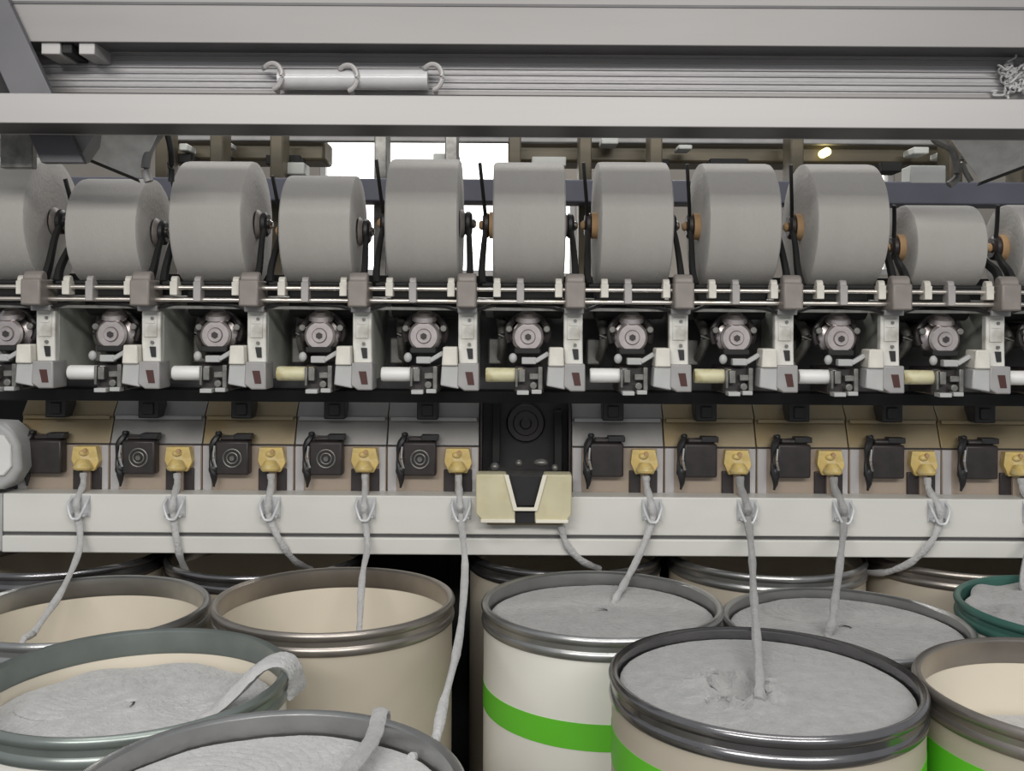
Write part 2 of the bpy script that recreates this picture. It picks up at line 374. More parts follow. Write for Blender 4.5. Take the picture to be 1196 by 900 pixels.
# ------------------------------------------------------------------ winding units
XS = [.0356+.23*(k-5) for k in range(11)]
def make_unit(X):
    t = thing('winding_unit', (X,2.15,zr(455,2.15)), None, 'winding unit', 'winding units in the row under the yarn packages')
    cx = X+.098; Y = 2.145
    # column
    b = MB(); b.prism([(cx-.0205,zr(364,Y)),(cx+.0205,zr(364,Y)),(cx+.0205,zr(402,Y)),(cx+.022,zr(430,Y)),(cx-.018,zr(430,Y)),(cx-.0205,zr(402,Y))], y0=Y, y1=Y+.022)
    b.build('column','column', t, bevel=.003)
    b = MB(); b.box(cx-.0135,cx+.0135,Y-.0025,Y,zr(396,Y),zr(370,Y)); b.box(cx-.010,cx+.010,Y-.004,Y-.002,zr(380,Y),zr(377,Y)); b.build('raised_panel','column', t, bevel=.001)
    for dz in (374,402):
        b = MB(); b.cyl((cx+.004,Y-.006,zr(dz,Y)),(cx+.004,Y,zr(dz,Y)),.0035,seg=12); b.build('screw','mech', t)
    b = MB(); b.box(cx+.014,cx+.0205,Y+.022,2.40,zr(446,Y),zr(362,Y)); b.build('side_plate','plate', t, bevel=.001)
    b = MB(); b.prism([(cx-.020,zr(424,Y)),(cx+.025,zr(424,Y)),(cx+.026,zr(456,Y)),(cx-.006,zr(456,Y)),(cx-.022,zr(450,Y))], y0=Y-.018, y1=Y+.05)
    br = b.build('lower_bracket','brack', t, bevel=.003)
    b = MB(); b.prism([(cx-.004,zr(434,Y)),(cx+.012,zr(434,Y)),(cx+.016,zr(449,Y)),(cx+.002,zr(449,Y))], y0=Y-.0192, y1=Y-.012); b.build('slot_shade','slot', br)  # dark plate stands in for the shaded hole in the bracket
    b = MB(); b.prism([(cx-.002,zr(407,Y)),(cx+.011,zr(407,Y)),(cx+.012,zr(419,Y)),(cx+.002,zr(419,Y))], y0=Y-.003, y1=Y+.002); b.build('notch_shade','black', t)  # dark plate painted in for the shade of the column's hole
    # hinge block
    b = MB(); b.box(cx-.021,cx+.021,2.075,2.16,zr(360,Y),zr(330,Y)); b.cyl((cx-.020,2.098,zr(328,2.1)),(cx+.020,2.098,zr(328,2.1)),.016,seg=20); b.build('hinge_block','hinge', t, bevel=.004)
    b = MB(); b.box(cx-.021,cx+.021,2.12,2.165,zr(366,Y),zr(359,Y)); b.build('collar','brack', t, bevel=.002)
    # guard
    b = MB(); b.prism([(cx-.052,zr(405,Y)),(cx-.022,zr(405,Y)),(cx-.020,zr(427,Y)),(cx-.055,zr(427,Y))], y0=Y-.022, y1=Y+.03); b.build('guard_cap','clip', t, bevel=.003)
    b = MB(); b.prism([(cx-.055,zr(427,Y)),(cx-.019,zr(427,Y)),(cx-.018,zr(454,Y)),(cx-.058,zr(450,Y))], y0=Y-.016, y1=Y+.03); b.build('guard','guard', t, bevel=.003)
    # spool: front flange with hub, taller disc behind
    Yp = 2.19
    s = MB(); z = zr(393,Yp); K = 1.22
    s.lathe([(r*K,h) for r,h in ((0,-.022),(.012,-.022),(.014,-.018),(.024,-.018),(.028,-.014),(.028,-.008),(.018,-.002),(.018,.02),(.030,.026),(.030,.04),(0,.04))], (X,Yp,z), (0,1,0), 32)
    sp = s.build('spool','spool', t)
    s = MB(); s.cyl((X,Yp-.025,z),(X,Yp-.020,z),.0075,seg=6); s.build('hub_bolt','blackb', sp)
    s = MB(); z2 = zr(373,Yp); s.lathe([(r*1.15,h*1.2) for r,h in ((0,.017),(.014,.017),(.023,.010),(.0245,.002),(.018,-.003),(.0,-.003))], (X,Yp+.004,z2-.004), (0,-.25,1), 28); s.build('dome_cap','spool', sp)
    s = MB(); s.tube([(X+.046*math.cos(a),Yp+.02,zr(389,Yp)+.042*math.sin(a)) for a in [(-.5+(PI+1.0)*i/20) for i in range(21)]], .0075, 8, up=(0,1,0)); s.build('shroud','blackb', t)
    s = MB(); s.cyl((X-.004,Yp+.03,zr(390,Yp)),(X-.004,2.40,zr(388,Yp)),.03,seg=24); s.build('motor_barrel','mech', t, bevel=.003)
    # side ears
    for sx in (-1,1):
        s = MB(); s.cyl((X+sx*.042,Yp-.002,zr(384,Yp)),(X+sx*.042,Yp+.02,zr(384,Yp)),.008,seg=14); s.build('ear','mech', t, bevel=.002)
    # hose left in recess
    s = MB(); s.tube(smoothpath([(X-.075,2.38,zr(352,2.3)),(X-.062,2.28,zr(372,2.25)),(X-.056,2.24,zr(398,2.2)),(X-.064,2.36,zr(432,2.25))]), .011, 10); s.build('suction_hose','mech', t)
    s = MB(); s.box(X-.10,X+.075,2.34,2.37,zr(372,2.34),zr(360,2.34)); s.box(X-.09,X-.06,2.30,2.36,zr(425,2.3),zr(395,2.3)); s.build('recess_bracket','mech', t, bevel=.003)
    # mouth & levers
    s = MB(); s.box(X-.03,X+.028,2.165,2.22,zr(413,Yp),zr(406,Yp)); s.build('mouth','blackm', t, bevel=.003)
    s = MB(); s.box(-.017,.017,-.006,.006,-.005,.005, RY(-.55)); 
    for v in s.bm.verts: v.co += Vector((X+.030,2.150,zr(417,2.15)))
    s.box(X-.014,X+.018,2.145,2.165,zr(425,2.15),zr(417,2.15)); s.ball((X-.033,2.155,zr(418,2.15)),.009,(1,.8,1.2),12); s.build('yarn_lever','guard', t, bevel=.002)
    s = MB(); s.box(X-.030,X+.036,2.17,2.30,zr(458,2.17),zr(427,2.17)); s.build('mechanism_body','blackb', t, bevel=.004)
    s = MB(); s.box(X-.020,X-.006,2.150,2.172,zr(446,2.15),zr(431,2.15)).box(X+.003,X+.026,2.152,2.172,zr(443,2.15),zr(436,2.15)).cyl((X+.012,2.150,zr(450,2.15)),(X+.012,2.172,zr(450,2.15)),.008,seg=14).box(X+.022,X+.032,2.15,2.172,zr(455,2.15),zr(428,2.15)); s.box(X-.028,X-.022,2.15,2.172,zr(452,2.15),zr(430,2.15))
    s.build('linkage','mech', t, bevel=.0015)
    s = MB(); s.box(X-.024,X+.002,2.140,2.172,zr(461,2.14),zr(456,2.14)); s.build('foot_plate','guard', t, bevel=.0015)
    s = MB(); s.box(X+.008,X+.03,2.145,2.172,zr(460,2.14),zr(455,2.14)); s.build('foot_plate','guard', t, bevel=.0015)
    # white sleeve
    s = MB(); s.lathe([(0,0),(.0145,0),(.016,.003),(.016,.080),(.013,.086),(0,.086)], (X-.093,2.175,zr(438,2.16)), (1,0,0), 24); s.build('sleeve','white', t)
    # rods, clips
    zr1 = zr(338,2.11); zr2 = zr(352,2.11)
    s = MB(); s.cyl((X-.115,2.11,zr1),(X+.082,2.11,zr1),.0046,seg=12); s.build('guide_rod','rod', t)
    s = MB(); s.cyl((X-.112,2.115,zr2),(X+.082,2.115,zr2),.0046,seg=12); s.build('guide_rod','rod', t)
    for dx,mm,lo in ((-.068,'clip',347),(-.018,'clipg',354),(.064,'clip',347)):
        s = MB(); s.box(X+dx-.008,X+dx+.008,2.098,2.128,zr(lo,2.11),zr(331,2.11)); s.cyl((X+dx-.007,2.112,zr(330,2.11)),(X+dx+.007,2.112,zr(330,2.11)),.010,seg=14); s.build('clip',mm, t, bevel=.0015)
    s = MB(); s.box(X-.1,X+.08,2.135,2.16,zr(363,2.15),zr(359,2.15)); s.box(X-.1,X+.08,2.20,2.40,zr(355,2.2),zr(351,2.2)); s.build('shelf_strip','mech', t, bevel=.001)
    # cable drooping beneath rods
    s = MB(); s.tube(smoothpath([(X-.11,2.13,zr(362,2.13)),(X-.05,2.128,zr(352,2.13)),(X+.0,2.128,zr(356,2.13)),(X+.05,2.13,zr(358,2.13)),(X+.082,2.13,zr(364,2.13))]), .0035, 8); s.build('cable','black', t)
    return t
u0 = make_unit(XS[0])
notes = ['cut off by the left edge of the picture','', 'with a clean white sleeve','with a yellowed sleeve','with a clean white sleeve','with a yellow sleeve, above the dark gap between the spinning boxes','just right of the dark gap','with a yellowish sleeve','with a grey white sleeve','with a yellowed sleeve, under the small yarn package','cut off by the right edge of the picture']
for k in range(11):
    u = u0 if k == 0 else copy_tree(u0)
    u.location = (XS[k], u0.location.y, u0.location.z)
    u['label'] = 'winding unit with steel spool, off-white column and rods, %s in row' % ORD[k]
    if k in (3,5,7,9): remat(u, 'sleeve', 'yellowed')

# drive shaft below the packages
ds = thing('drive_shaft', (0,2.22,zr(345,2.22)), 'long black drive roller shaft running under all the yarn packages', 'roller')
b = MB(); b.cyl((-1.6,2.25,1.642),(1.75,2.25,1.642),.012,seg=16); b.build('shaft','mech', ds)
for X in XS:
    b = MB(); b.cyl((X-.078,2.25,1.642),(X+.078,2.25,1.642),.035,seg=32); b.build('roller','blackm', ds, bevel=.003)
bp = thing('roller_housing', (0,2.3,zr(350,2.3)), 'black trough behind the drive rollers, raised to darken the gap under the yarn packages', 'housing')
b = MB(); b.box(-1.6,1.75,2.31,2.33,zr(352,2.3),zr(322,2.3)); b.build('trough_wall','blackm', bp, bevel=.002)  # black wall reaches up to paint in the shadow under the packages

# ------------------------------------------------------------------ packages and cradles
RZ0 = 1.642; ZB = RZ0+.035
Rs = [.143,.120,.140,.125,.144,.141,.142,.141,.141,.096,.097]
Ls = [.078]*11
pk_l = ['large grey yarn package cut off by the left edge','smaller grey yarn package between two large ones at the left, its dark right end showing',
 'large grey yarn package third from left, dark right end showing','middling grey yarn package fourth from left, lower than both neighbours',
 'large grey yarn package in front of the bright window, fifth from left','large grey yarn package sixth from left, above the dark gap between the spinning boxes',
 'large grey yarn package seventh from left, with a tan tube end at its left','large grey yarn package eighth from left','large grey yarn package ninth from left, last big one before the small packages',
 'small grey yarn package with an orange tan tube end, tenth from left','small grey yarn package cut off by the right edge']
def make_package(X, R, hl, lab):
    yy = 2.25 - 0.0; z = ZB+R
    z = RZ0 + math.sqrt(max((R+.035)**2-.02**2,0)); yy = 2.23
    t = thing('yarn_package', (X,yy,z-R), lab, 'yarn package', 'grey yarn packages on the winding row')
    b = MB(); rt = .030
    b.lathe([(rt,-hl+.004),(R*.62,-hl+.001),(R-.006,-hl),(R-.0015,-hl+.003),(R,-hl+.010),(R,hl-.010),(R-.0015,hl-.003),(R-.006,hl),(R*.62,hl-.001),(rt,hl-.004)], (X,yy,z), (1,0,0), 72, close=True)
    b.build('yarn','yarn', t)
    b = MB(); b.lathe([(rt-.004,-hl-.010),(rt,-hl-.010),(rt,0),(rt-.004,0)], (X,yy,z), (1,0,0), 32, close=True); b.build('tube','tube', t)
    b = MB(); b.lathe([(.020,hl+.002),(.033,hl+.0005),(.030,hl+.006),(.022,hl+.010)], (X,yy,z), (1,0,0), 32, close=True); b.build('end_collar','hinge', t)
    c = thing('package_cradle', (X,yy,1.63), None, 'package cradle', 'black arm cradles holding the yarn packages')
    for s in (-1,1):
        xa = X+s*(hl+.017)
        b = MB()
        pts = smoothpath([(xa+s*.004,2.13,zr(333,2.13)),(xa+s*.007,2.15,zr(315,2.15)),(xa+s*.003,2.19,z-.035),(xa,yy,z)])
        b.tube(pts, [.015-.007*i/(len(pts)-1) for i in range(len(pts))], 8, flat=.6, up=(1,0,0))
        if s < 0:
            top = smoothpath([(xa,yy,z),(xa-.004,yy-.02,z+.04),(xa-.014,yy-.045,z+R*.95)]); b.tube(top, .007, 8, flat=.6, up=(1,0,0))
        a = b.build('arm','blackm', c)
        b = MB(); b.lathe([(0,-.008),(.022,-.008),(.028,-.003),(.0285,.004),(.020,.011),(0,.011)], (xa,yy,z), (-s,0,0), 28); b.build('chuck','black' if s>0 else 'blackb', a)
        b = MB(); b.lathe([(0,0),(.010,0),(.011,.004),(.006,.009),(0,.009)], (xa+s*.008,yy,z), (s,0,0), 20); b.build('chuck_cap','steel' if s>0 else 'tube', a)
    b = MB(); b.cyl((X-hl-.022,2.128,zr(333,2.13)),(X+hl+.022,2.128,zr(333,2.13)),.0055,seg=12); b.build('hinge_pin','blackm', c)
    return t, c
for k in range(11):
    t, c = make_package(XS[k], Rs[k], Ls[k], pk_l[k])
    c['label'] = 'black two-armed cradle of the yarn package that is %s' % ORD[k]

# ------------------------------------------------------------------ spinning boxes
YB = 2.45
def make_box(X):
    """X is the centre of the black block; the box reaches from X-.083 to X+.147"""
    a, c = X-.0825, X+.1455; xc = (a+c)/2
    zf0, zf1 = zr(577,YB), zr(521,YB)
    t = thing('spinning_box', (xc,YB+.05,zf0), None, 'spinning box', 'spinning boxes in the row above the cream rail')
    b = MB(); b.box(a,c,YB,YB+.15,zf0,zf1); b.build('front_panel','beige', t, bevel=.003)
    b = MB(); b.box(a+.002,a+.024,YB-.002,YB+.0,zf0+.002,zf1-.003); b.build('edge_strip','beigel', t, bevel=.0008)
    b = MB(); b.box(c-.018,c-.002,YB-.002,YB,zf0+.002,zf1-.003); b.build('edge_strip','beigel', t, bevel=.0008)
    # cover: sloping lower sheet, ledge, upper sheet
    b = MB(); cr = [(YB+.002,zr(521,YB)),(YB+.028,zr(491,YB+.028)),(YB+.022,zr(487,YB+.02)),(YB+.05,zr(470,YB+.05)),(YB+.14,zr(466,YB+.14)),(YB+.14,zr(521,YB))]
    b.prism([(a,y,z) for y,z in cr], (c-a,0,0)); b.build('cover','covg', t, bevel=.002)
    b = MB(); b.box(a,c,YB-.003,YB+.004,zf1-.0015,zf1+.002); b.build('seam','blackb', t)
    yl = YB+.0195; b = MB(); b.box(a+.006,c-.006,yl-.004,yl+.008,zr(492,yl),zr(488,yl)); b.build('ledge_highlight','guard', t, bevel=.001)  # pale strip paints in the highlight along the cover ledge
    # black latch block on top
    b = MB(); b.box(X-.008,X+.044,YB-.015,YB+.045,zr(490,YB),zr(462,YB)); b.box(X+.004,X+.032,YB-.02,YB-.013,zr(486,YB),zr(472,YB)); b.build('latch_block','black', t, bevel=.003)
    # motor block
    z0, z1 = zr(554,YB), zr(515,YB)
    b = MB(); b.box(X-.040,X+.042,YB-.035,YB+.0,z0,z1); b.box(X-.030,X+.036,YB-.028,YB+.0,z1,z1+.012); mb = b.build('feed_block','blackb', t, bevel=.005)
    b = MB(); zc = (z0+z1)/2; b.torus((X+.002,YB-.036,zc),.022,.0022,(0,1,0),28).torus((X+.002,YB-.036,zc),.013,.002,(0,1,0),24).cyl((X+.002,YB-.040,zc),(X+.002,YB-.034,zc),.006,seg=16); b.build('ring','mech', mb)
    b = MB(); b.box(X+.004,X+.046,YB-.03,YB,z1+.003,z1+.017); b.build('top_cap','black', mb, bevel=.002)
    # lever
    b = MB(); b.tube(smoothpath([(X-.036,YB-.02,zr(509,YB)),(X-.050,YB-.03,zr(521,YB)),(X-.053,YB-.03,zr(538,YB)),(X-.044,YB-.03,zr(556,YB)),(X-.046,YB-.025,zr(568,YB))]), [.006+.003*math.sin(i*.35) for i in range(33)], 8); b.ball((X-.037,YB-.018,zr(507,YB)),.0085,(1,1,.8),12); b.ball((X-.046,YB-.03,zr(548,YB)),.012,(1,.7,1.2),12)
    b.box(X-.042,X-.034,YB-.02,YB,zr(512,YB),zr(506,YB)); b.build('lever','black', t)
    b = MB(); b.tube(smoothpath([(X-.041,YB-.036,zr(520,YB)),(X-.043,YB-.037,zr(535,YB)),(X-.038,YB-.036,zr(545,YB))]), .0035, 6); b.build('wire_spring','steel', t)
    # yellow trumpet
    tx = X+.095; zt = zr(536,YB)
    b = MB(); b.box(tx-.036,tx+.034,YB-.008,YB+.0,zr(577,YB),zr(548,YB)); sl = b.build('slot_plate','blackb', t, bevel=.002)
    b = MB(); b.box(tx-.008,tx+.010,YB-.016,YB-.006,zr(577,YB),zr(550,YB)); b.build('divider','beige', sl, bevel=.001)
    b = MB()
    b.prism([(tx-.030,zr(523,YB)),(tx+.026,zr(523,YB)),(tx+.034,zr(540,YB)),(tx+.022,zr(551,YB)),(tx-.022,zr(551,YB)),(tx-.034,zr(538,YB))], y0=YB-.022, y1=YB)
    b.lathe([(.006,0),(.020,.0),(.024,.006),(.016,.020),(.012,.026),(.010,.026)], (tx,YB-.036,zr(549,YB)), (0,.15,1), 20, close=True)
    b.ball((tx-.003,YB-.022,zr(530,YB)),.012,(1,.8,.7),12)
    tr = b.build('trumpet','yellow', t, bevel=.003)
    b = MB(); b.cyl((tx+.003,YB-.034,zr(527,YB)),(tx+.003,YB-.028,zr(527,YB)),.0055,seg=12); b.build('bore','tube', tr)
    return t
ids = [-6,-5,-4,-3,-2,-1,1,2,3,4,5,6]
b0 = None; XB = {i: .004+.23*i for i in ids}
tan = {-5,-3,2,3,4,5}
vis = [i for i in ids if i > -6]
box_l = {-5:'leftmost of the row, olive tan cover', -4:'second from left, grey cover', -3:'third from left, olive tan cover', -2:'fourth from left, grey cover', -1:'directly left of the dark gap, grey cover',
         1:'directly right of the dark gap, grey cover', 2:'second right of the dark gap', 3:'third right of the dark gap', 4:'fourth right of the dark gap', 5:'fifth right of the dark gap', 6:'only its left edge in the picture'}
for i in vis:
    if b0 is None: b0 = make_box(XB[i]); s = b0; base = XB[i]; fresh = {n: copy_tree(b0) for n in vis[1:]}
    else:
        s = fresh[i]; s.location = b0.location + Vector((XB[i]-base,0,0))
    s['label'] = 'spinning box with black feed block, ' + box_l[i]
    if i in tan: remat(s, 'cover', 'covo'); remat(s, 'ledge_highlight', 'covo')
    if i > 0 or i == -5:
        for ch in s.children_recursive:
            if ch.name.split('.')[0] == 'ring': bpy.data.objects.remove(ch)

# rounded cover at far left
lc = thing('rounded_cover', P(0,572,2.36), 'pale rounded plastic cover cut off at the left edge beside the first spinning box', 'cover')
b = MB(); q = [P(x,y,2.36) for x,y in ((-40,492),(2,494),(14,504),(22,520),(24,548),(16,562),(2,572),(-40,574))]; b.prism(q,(0,.09,0)); b.build('shell','guard', lc, bevel=.012, segs=4)
b = MB(); q = [P(x,y,2.352) for x,y in ((-30,508),(4,508),(12,520),(13,545),(4,556),(-30,556))]; b.prism(q,(0,.012,0)); b.build('face','white', lc, bevel=.004)

# ------------------------------------------------------------------ dark gap: drive head
g = thing('drive_unit', (xr(613,2.5),2.5,zr(577,2.45)), 'black recessed drive unit with round cover in the gap between the spinning boxes', 'drive unit')
xa, xb = XB[-1]+.1475, XB[1]-.0845
b = MB(); b.box(xa,xb,2.55,2.6,zr(577,2.45),zr(462,2.55)); b.build('back_plate','black', g, bevel=.002)
b = MB(); b.box(xa,xa+.006,2.46,2.55,zr(577,2.45),zr(466,2.5)); b.build('cheek','blackb', g, bevel=.002)
b = MB(); b.box(xb-.006,xb,2.46,2.55,zr(577,2.45),zr(466,2.5)); b.build('cheek','blackb', g, bevel=.002)
b = MB(); p = P(614,494,2.53); b.lathe([(0,.03),(.012,.03),(.016,.026),(.030,.026),(.033,.020),(.046,.020),(.050,.012),(.050,0),(0,0)], (p.x,2.55,p.z),(0,-1,0),36); b.build('round_cover','blackb', g)
b = MB(); b.box(xa+.03,xa+.05,2.50,2.55,zr(540,2.5),zr(470,2.5)); b.build('guide_bar','blackm', g, bevel=.002)
b = MB(); b.box(xb-.04,xb-.02,2.50,2.55,zr(550,2.5),zr(480,2.5)); b.build('guide_bar','blackm', g, bevel=.002)
b = MB(); b.box(xa+.02,xb-.02,2.44,2.55,zr(577,2.45),zr(556,2.45)).ball(P(578,545,2.45),.012).ball(P(606,541,2.45),.010).ball(P(632,540,2.45),.012,(1.6,1,.8)).ball(P(648,546,2.45),.009); b.build('gear_tray','mech', g, bevel=.003)

# cream bracket on the rail
YR = 2.38
cb = thing('cream_bracket', (xr(613,2.33),2.35,zr(617,2.33)), 'cream yellow folded bracket with a dark V opening, on the rail below the dark gap', 'bracket')
Yc = 2.325
def pz(pts, Y): return [(xr(x,Y), zr(y,Y)) for x,y in pts]
b = MB(); b.prism(pz([(557,554),(592,554),(603,594),(603,610),(566,610),(557,600)],Yc), y0=Yc, y1=YR+.0); b.build('left_wing','cream', cb, bevel=.003)
b = MB(); b.prism(pz([(669,554),(637,554),(626,594),(626,610),(662,610),(669,600)],Yc), y0=Yc, y1=YR+.0); b.build('right_wing','cream', cb, bevel=.003)
b = MB(); b.prism(pz([(590,554),(595,554),(605,592),(625,592),(635,554),(640,554),(629,596),(601,596)],Yc), y0=Yc-.006, y1=Yc+.002); b.build('folded_edge','creamedge', cb, bevel=.001)
b = MB(); b.box(xr(563,Yc),xr(603,Yc),Yc-.005,Yc+.002,zr(610,Yc),zr(606,Yc)); b.build('bottom_lip','creamedge', cb, bevel=.001)
b = MB(); b.box(xr(627,Yc),xr(665,Yc),Yc-.005,Yc+.002,zr(610,Yc),zr(606,Yc)); b.build('bottom_lip','creamedge', cb, bevel=.001)
b = MB(); b.prism(pz([(594,556),(636,556),(626,592),(604,592)],Yc), y0=Yc+.018, y1=Yc+.03); b.box(xr(603,Yc),xr(626,Yc),Yc+.01,Yc+.03,zr(612,Yc),zr(596,Yc)); b.build('dark_pocket','black', cb, bevel=.001)
b = MB(); b.box(xr(570,Yc),xr(660,Yc),Yc+.03,YR,zr(616,Yc),zr(609,Yc)); b.build('under_fold','covo', cb, bevel=.001)

# ------------------------------------------------------------------ cream rail
rl = thing('long_rail', (0,2.42,zr(648,YR)), 'long cream white two-step rail running across below the spinning boxes', 'rail')
xl = P(3,610,YR).x
b = MB(); b.box(xl,1.75,YR,YR+.07,zr(624.5,YR),zr(579.5,YR)); b.build('upper_panel','rail', rl, bevel=.003)
b = MB(); b.box(xl,1.75,YR-.004,YR+.04,zr(648,YR),zr(628.5,YR)); b.build('lower_panel','rail', rl, bevel=.003)
b = MB(); b.box(xl,1.75,YR+.006,YR+.04,zr(629,YR),zr(624,YR)); b.build('groove','dark', rl)
b = MB(); b.box(-1.6,xl-.004,YR+.006,YR+.07,zr(648,YR),zr(580,YR)); b.build('neighbour_section','guard', rl, bevel=.003)

# ------------------------------------------------------------------ sliver guides
def make_guide(X):
    z1 = zr(581,YR); z0 = zr(606,YR)
    t = thing('sliver_guide', (X,YR-.02,z0), None, 'sliver guide', 'milky plastic guides clipped on the cream rail')
    b = MB(); b.box(X-.024,X+.024,YR-.003,YR-.0,z0,z1); b.build('back_plate','guide', t, bevel=.001)
    b = MB(); b.tube(smoothpath([(X-.020,YR-.002,z1-.006),(X-.021,YR-.022,z1-.020),(X-.010,YR-.030,z0+.004),(X,YR-.030,z0),(X+.010,YR-.030,z0+.004),(X+.021,YR-.022,z1-.020),(X+.020,YR-.002,z1-.006)],6), .0034, 8, up=(0,1,0)); b.build('loop','guide', t)
    for q in (-.017,.017):
        b = MB(); b.box(X+q-.003,X+q+.003,YR-.026,YR-.002,z0+.004,z0+.010); b.build('lug','guide', t, bevel=.001)
    return t
gx = {i: XB[i]+.106 for i in (-5,-4,-3,-2,-1,1,2,3,4,5)}
gn = ['leftmost of all','second from left','third from left','fourth from left','just left of the cream bracket','just right of the cream bracket','sixth counting past the bracket','third right of the cream bracket','fourth right of the cream bracket','last, at the right edge']
gn[6] = 'second right of the cream bracket'
gp = None
for n,(i,X) in enumerate(gx.items()):
    if gp is None: gp = s = make_guide(X); gb = X
    else: s = copy_tree(gp); s.location = gp.location + Vector((X-gb,0,0))
    s['label'] = 'small milky plastic sliver guide on the cream rail, ' + gn[n]

# ------------------------------------------------------------------ cans
HT = .581; TOPZ = E-HT; RC = .249
def make_can(x, y, top, body, rim, inner, band, lab, fill=None, fmat='sliver', flab=None, dome=0.0, hole=True, rough=.0, pk=None, seedn=0, rimh=.046):
    R = RC
    t = thing('sliver_can', (x,y,0), lab, 'sliver can', 'sliver cans standing under and before the machine')
    z = top
    b = MB()
    b.lathe([(0,0),(R-.006,0),(R-.004,.01),(R-.004,z-.012),(R-.008,z-.012),(R-.008,.03),(0,.03)], (x,y,0), seg=96); b.build('can_wall', body, t)
    b = MB(); b.lathe([(R-.0095,.05),(R-.0085,.05),(R-.0085,z-.012),(R-.0095,z-.012)], (x,y,0), seg=96, close=True); b.build('liner', inner, t)
    b = MB(); h = rimh
    prof = [(R-.013,z-h*.85),(R-.0135,z-.012),(R-.013,z-.005),(R-.009,z-.001),(R-.004,z),(R+.000,z-.003),(R+.002,z-.009),(R+.000,z-.015),(R-.003,z-.018),(R-.003,z-h*.6),(R,z-h*.68),(R+.001,z-h*.8),(R,z-h*.93),(R-.0035,z-h),(R-.0102,z-h)]
    b.lathe(prof, (x,y,0), seg=96, close=True); b.build('rim', rim, t)
    if band:
        bb, col = band; z1 = z-bb[0]; z0 = z-bb[1]
        b = MB(); b.lathe([(R-.0045,z0),(R-.0032,z0),(R-.0032,z1),(R-.0045,z1)], (x,y,0), seg=96, close=True); b.build('colour_band', col, t)
    if fill is not None:
        rnd = random.Random(seedn+3); zt = z-fill; Rf = R-.0155
        b = MB()
        prof = [(0,.04),(Rf-.004,.04),(Rf-.002,zt-.014),(Rf-.02,zt-.006)]
        for q in (.8,.6,.4,.22,.12): prof.append((Rf*q, zt-.004+dome*(1-q*q)))
        prof += [(.022,zt-.004+dome),(.012,zt-.022),(0,zt-.024)] if hole else [(0,zt-.002+dome)]
        b.lathe(prof, (x,y,0), seg=64)
        d = Rf*.525; rr = Rf-.014-d; loops = 46; st = 40; pts = []
        a0 = rnd.random()*6
        for i in range(loops*st):
            th = a0 + 2*PI*i/(loops*st)*1.0; ph = 2*PI*i/st
            px = d*math.cos(th)+rr*math.cos(ph+th)*(1+rough*.3*math.sin(i*.013)); py = d*math.sin(th)+rr*math.sin(ph+th)
            q = math.hypot(px,py)/Rf
            pts.append((x+px, y+py, zt-.001+dome*(1-q*q) + .003*(i/(loops*st)) + rough*.012*math.sin(px*40+1)*math.cos(py*33)+rnd.uniform(-.0004,.0004)))
        b.tube(pts, .0125, 6, flat=.30)
        if pk:
            hx, hy = x+pk[0], y+pk[1]
            for v in b.bm.verts:
                if v.co.z < zt-.05: continue
                r = math.hypot(v.co.x-hx, v.co.y-hy); a = math.atan2(v.co.y-hy, v.co.x-hx)
                v.co.z += -pk[2]*math.exp(-(r/pk[3])**2) + pk[4]*math.cos(11*a+2*math.sin(3*a))*math.exp(-((r-pk[3]*1.9)/(pk[3]*1.1))**2)
        o = b.build('sliver_coil', fmat, origin=(x,y,.04))
        tag(o, flab, 'sliver coil', 'coils of cotton sliver lying in the cans')
    return t
cA = (.190,2.055); cC = (.412,1.60); cE = (.912,1.573); cD = (.692,2.035); cF = (1.192,2.04)
cB = (-.367,2.06); cG = (-.888,2.06); cH = (-.615,1.605); cI = (-.300,1.205)
make_can(*cA, TOPZ, 'canw','rimst','canin', ((.160,.210),'green'), 'white can with steel rim and a green band, standing behind the middle black-rimmed can', .034, 'sliver','smooth grey sliver coil with small centre hole in the white green-banded can', dome=.012, hole=False, pk=(-.035,-.01,.022,.014,.002), seedn=1)
make_can(*cC, TOPZ+.012, 'cant','rimd','canin', ((.088,.145),'green'), 'large beige green-banded can with dark shiny rim, front middle right', .024, 'sliver','grey sliver coil with a puckered centre in the dark-rimmed can at front middle right', dome=.014, hole=False, pk=(-.056,-.045,.050,.026,.010), seedn=2)
make_can(*cE, TOPZ+.004, 'cant','rimb','canin', ((.080,.140),'green'), 'beige can with a green band cut off at the lower right corner', .14, 'sliverw','low pale sliver coil at the bottom right corner can', seedn=3)
make_can(*cD, TOPZ-.030, 'cant','rimst','canin', ((.048,.08),'red'), 'can with dull steel rim between the two front right cans, mostly hidden', .026, 'sliver','grey sliver coil in the half-hidden can behind the two front right cans', dome=.008, hole=False, seedn=4)
make_can(*cF, TOPZ+.0, 'canw','rimt','canin', None, 'can with dark green rim at the right edge of the picture', .015, 'sliver','lumpy grey sliver coil in the dark green rimmed can', dome=.004, seedn=5, rough=.6, hole=False)
make_can(*cB, TOPZ+.004, 'cant','rimb','canin', None, 'beige can with brownish steel rim and nothing near its top, left of the dark gap')
make_can(*cG, TOPZ-.018, 'cant','rimst','canin', None, 'beige can with dull rim at the left edge, behind the front left can')
make_can(*cH, TOPZ+.002, 'canw','rimg','canin', None, 'white can with green grey rim and cream liner, front left', .068, 'sliverw','sunken pale grey sliver coil in the front left can', dome=.016, seedn=6, rough=.35, hole=False)
make_can(*cI, TOPZ+.008, 'canw','rimst','canin', None, 'nearest can, at the bottom of the picture left of the dark gap', .036, 'sliverw','pale sliver coil in the nearest can at the bottom of the picture', dome=.008, seedn=7, rough=.1, hole=False)
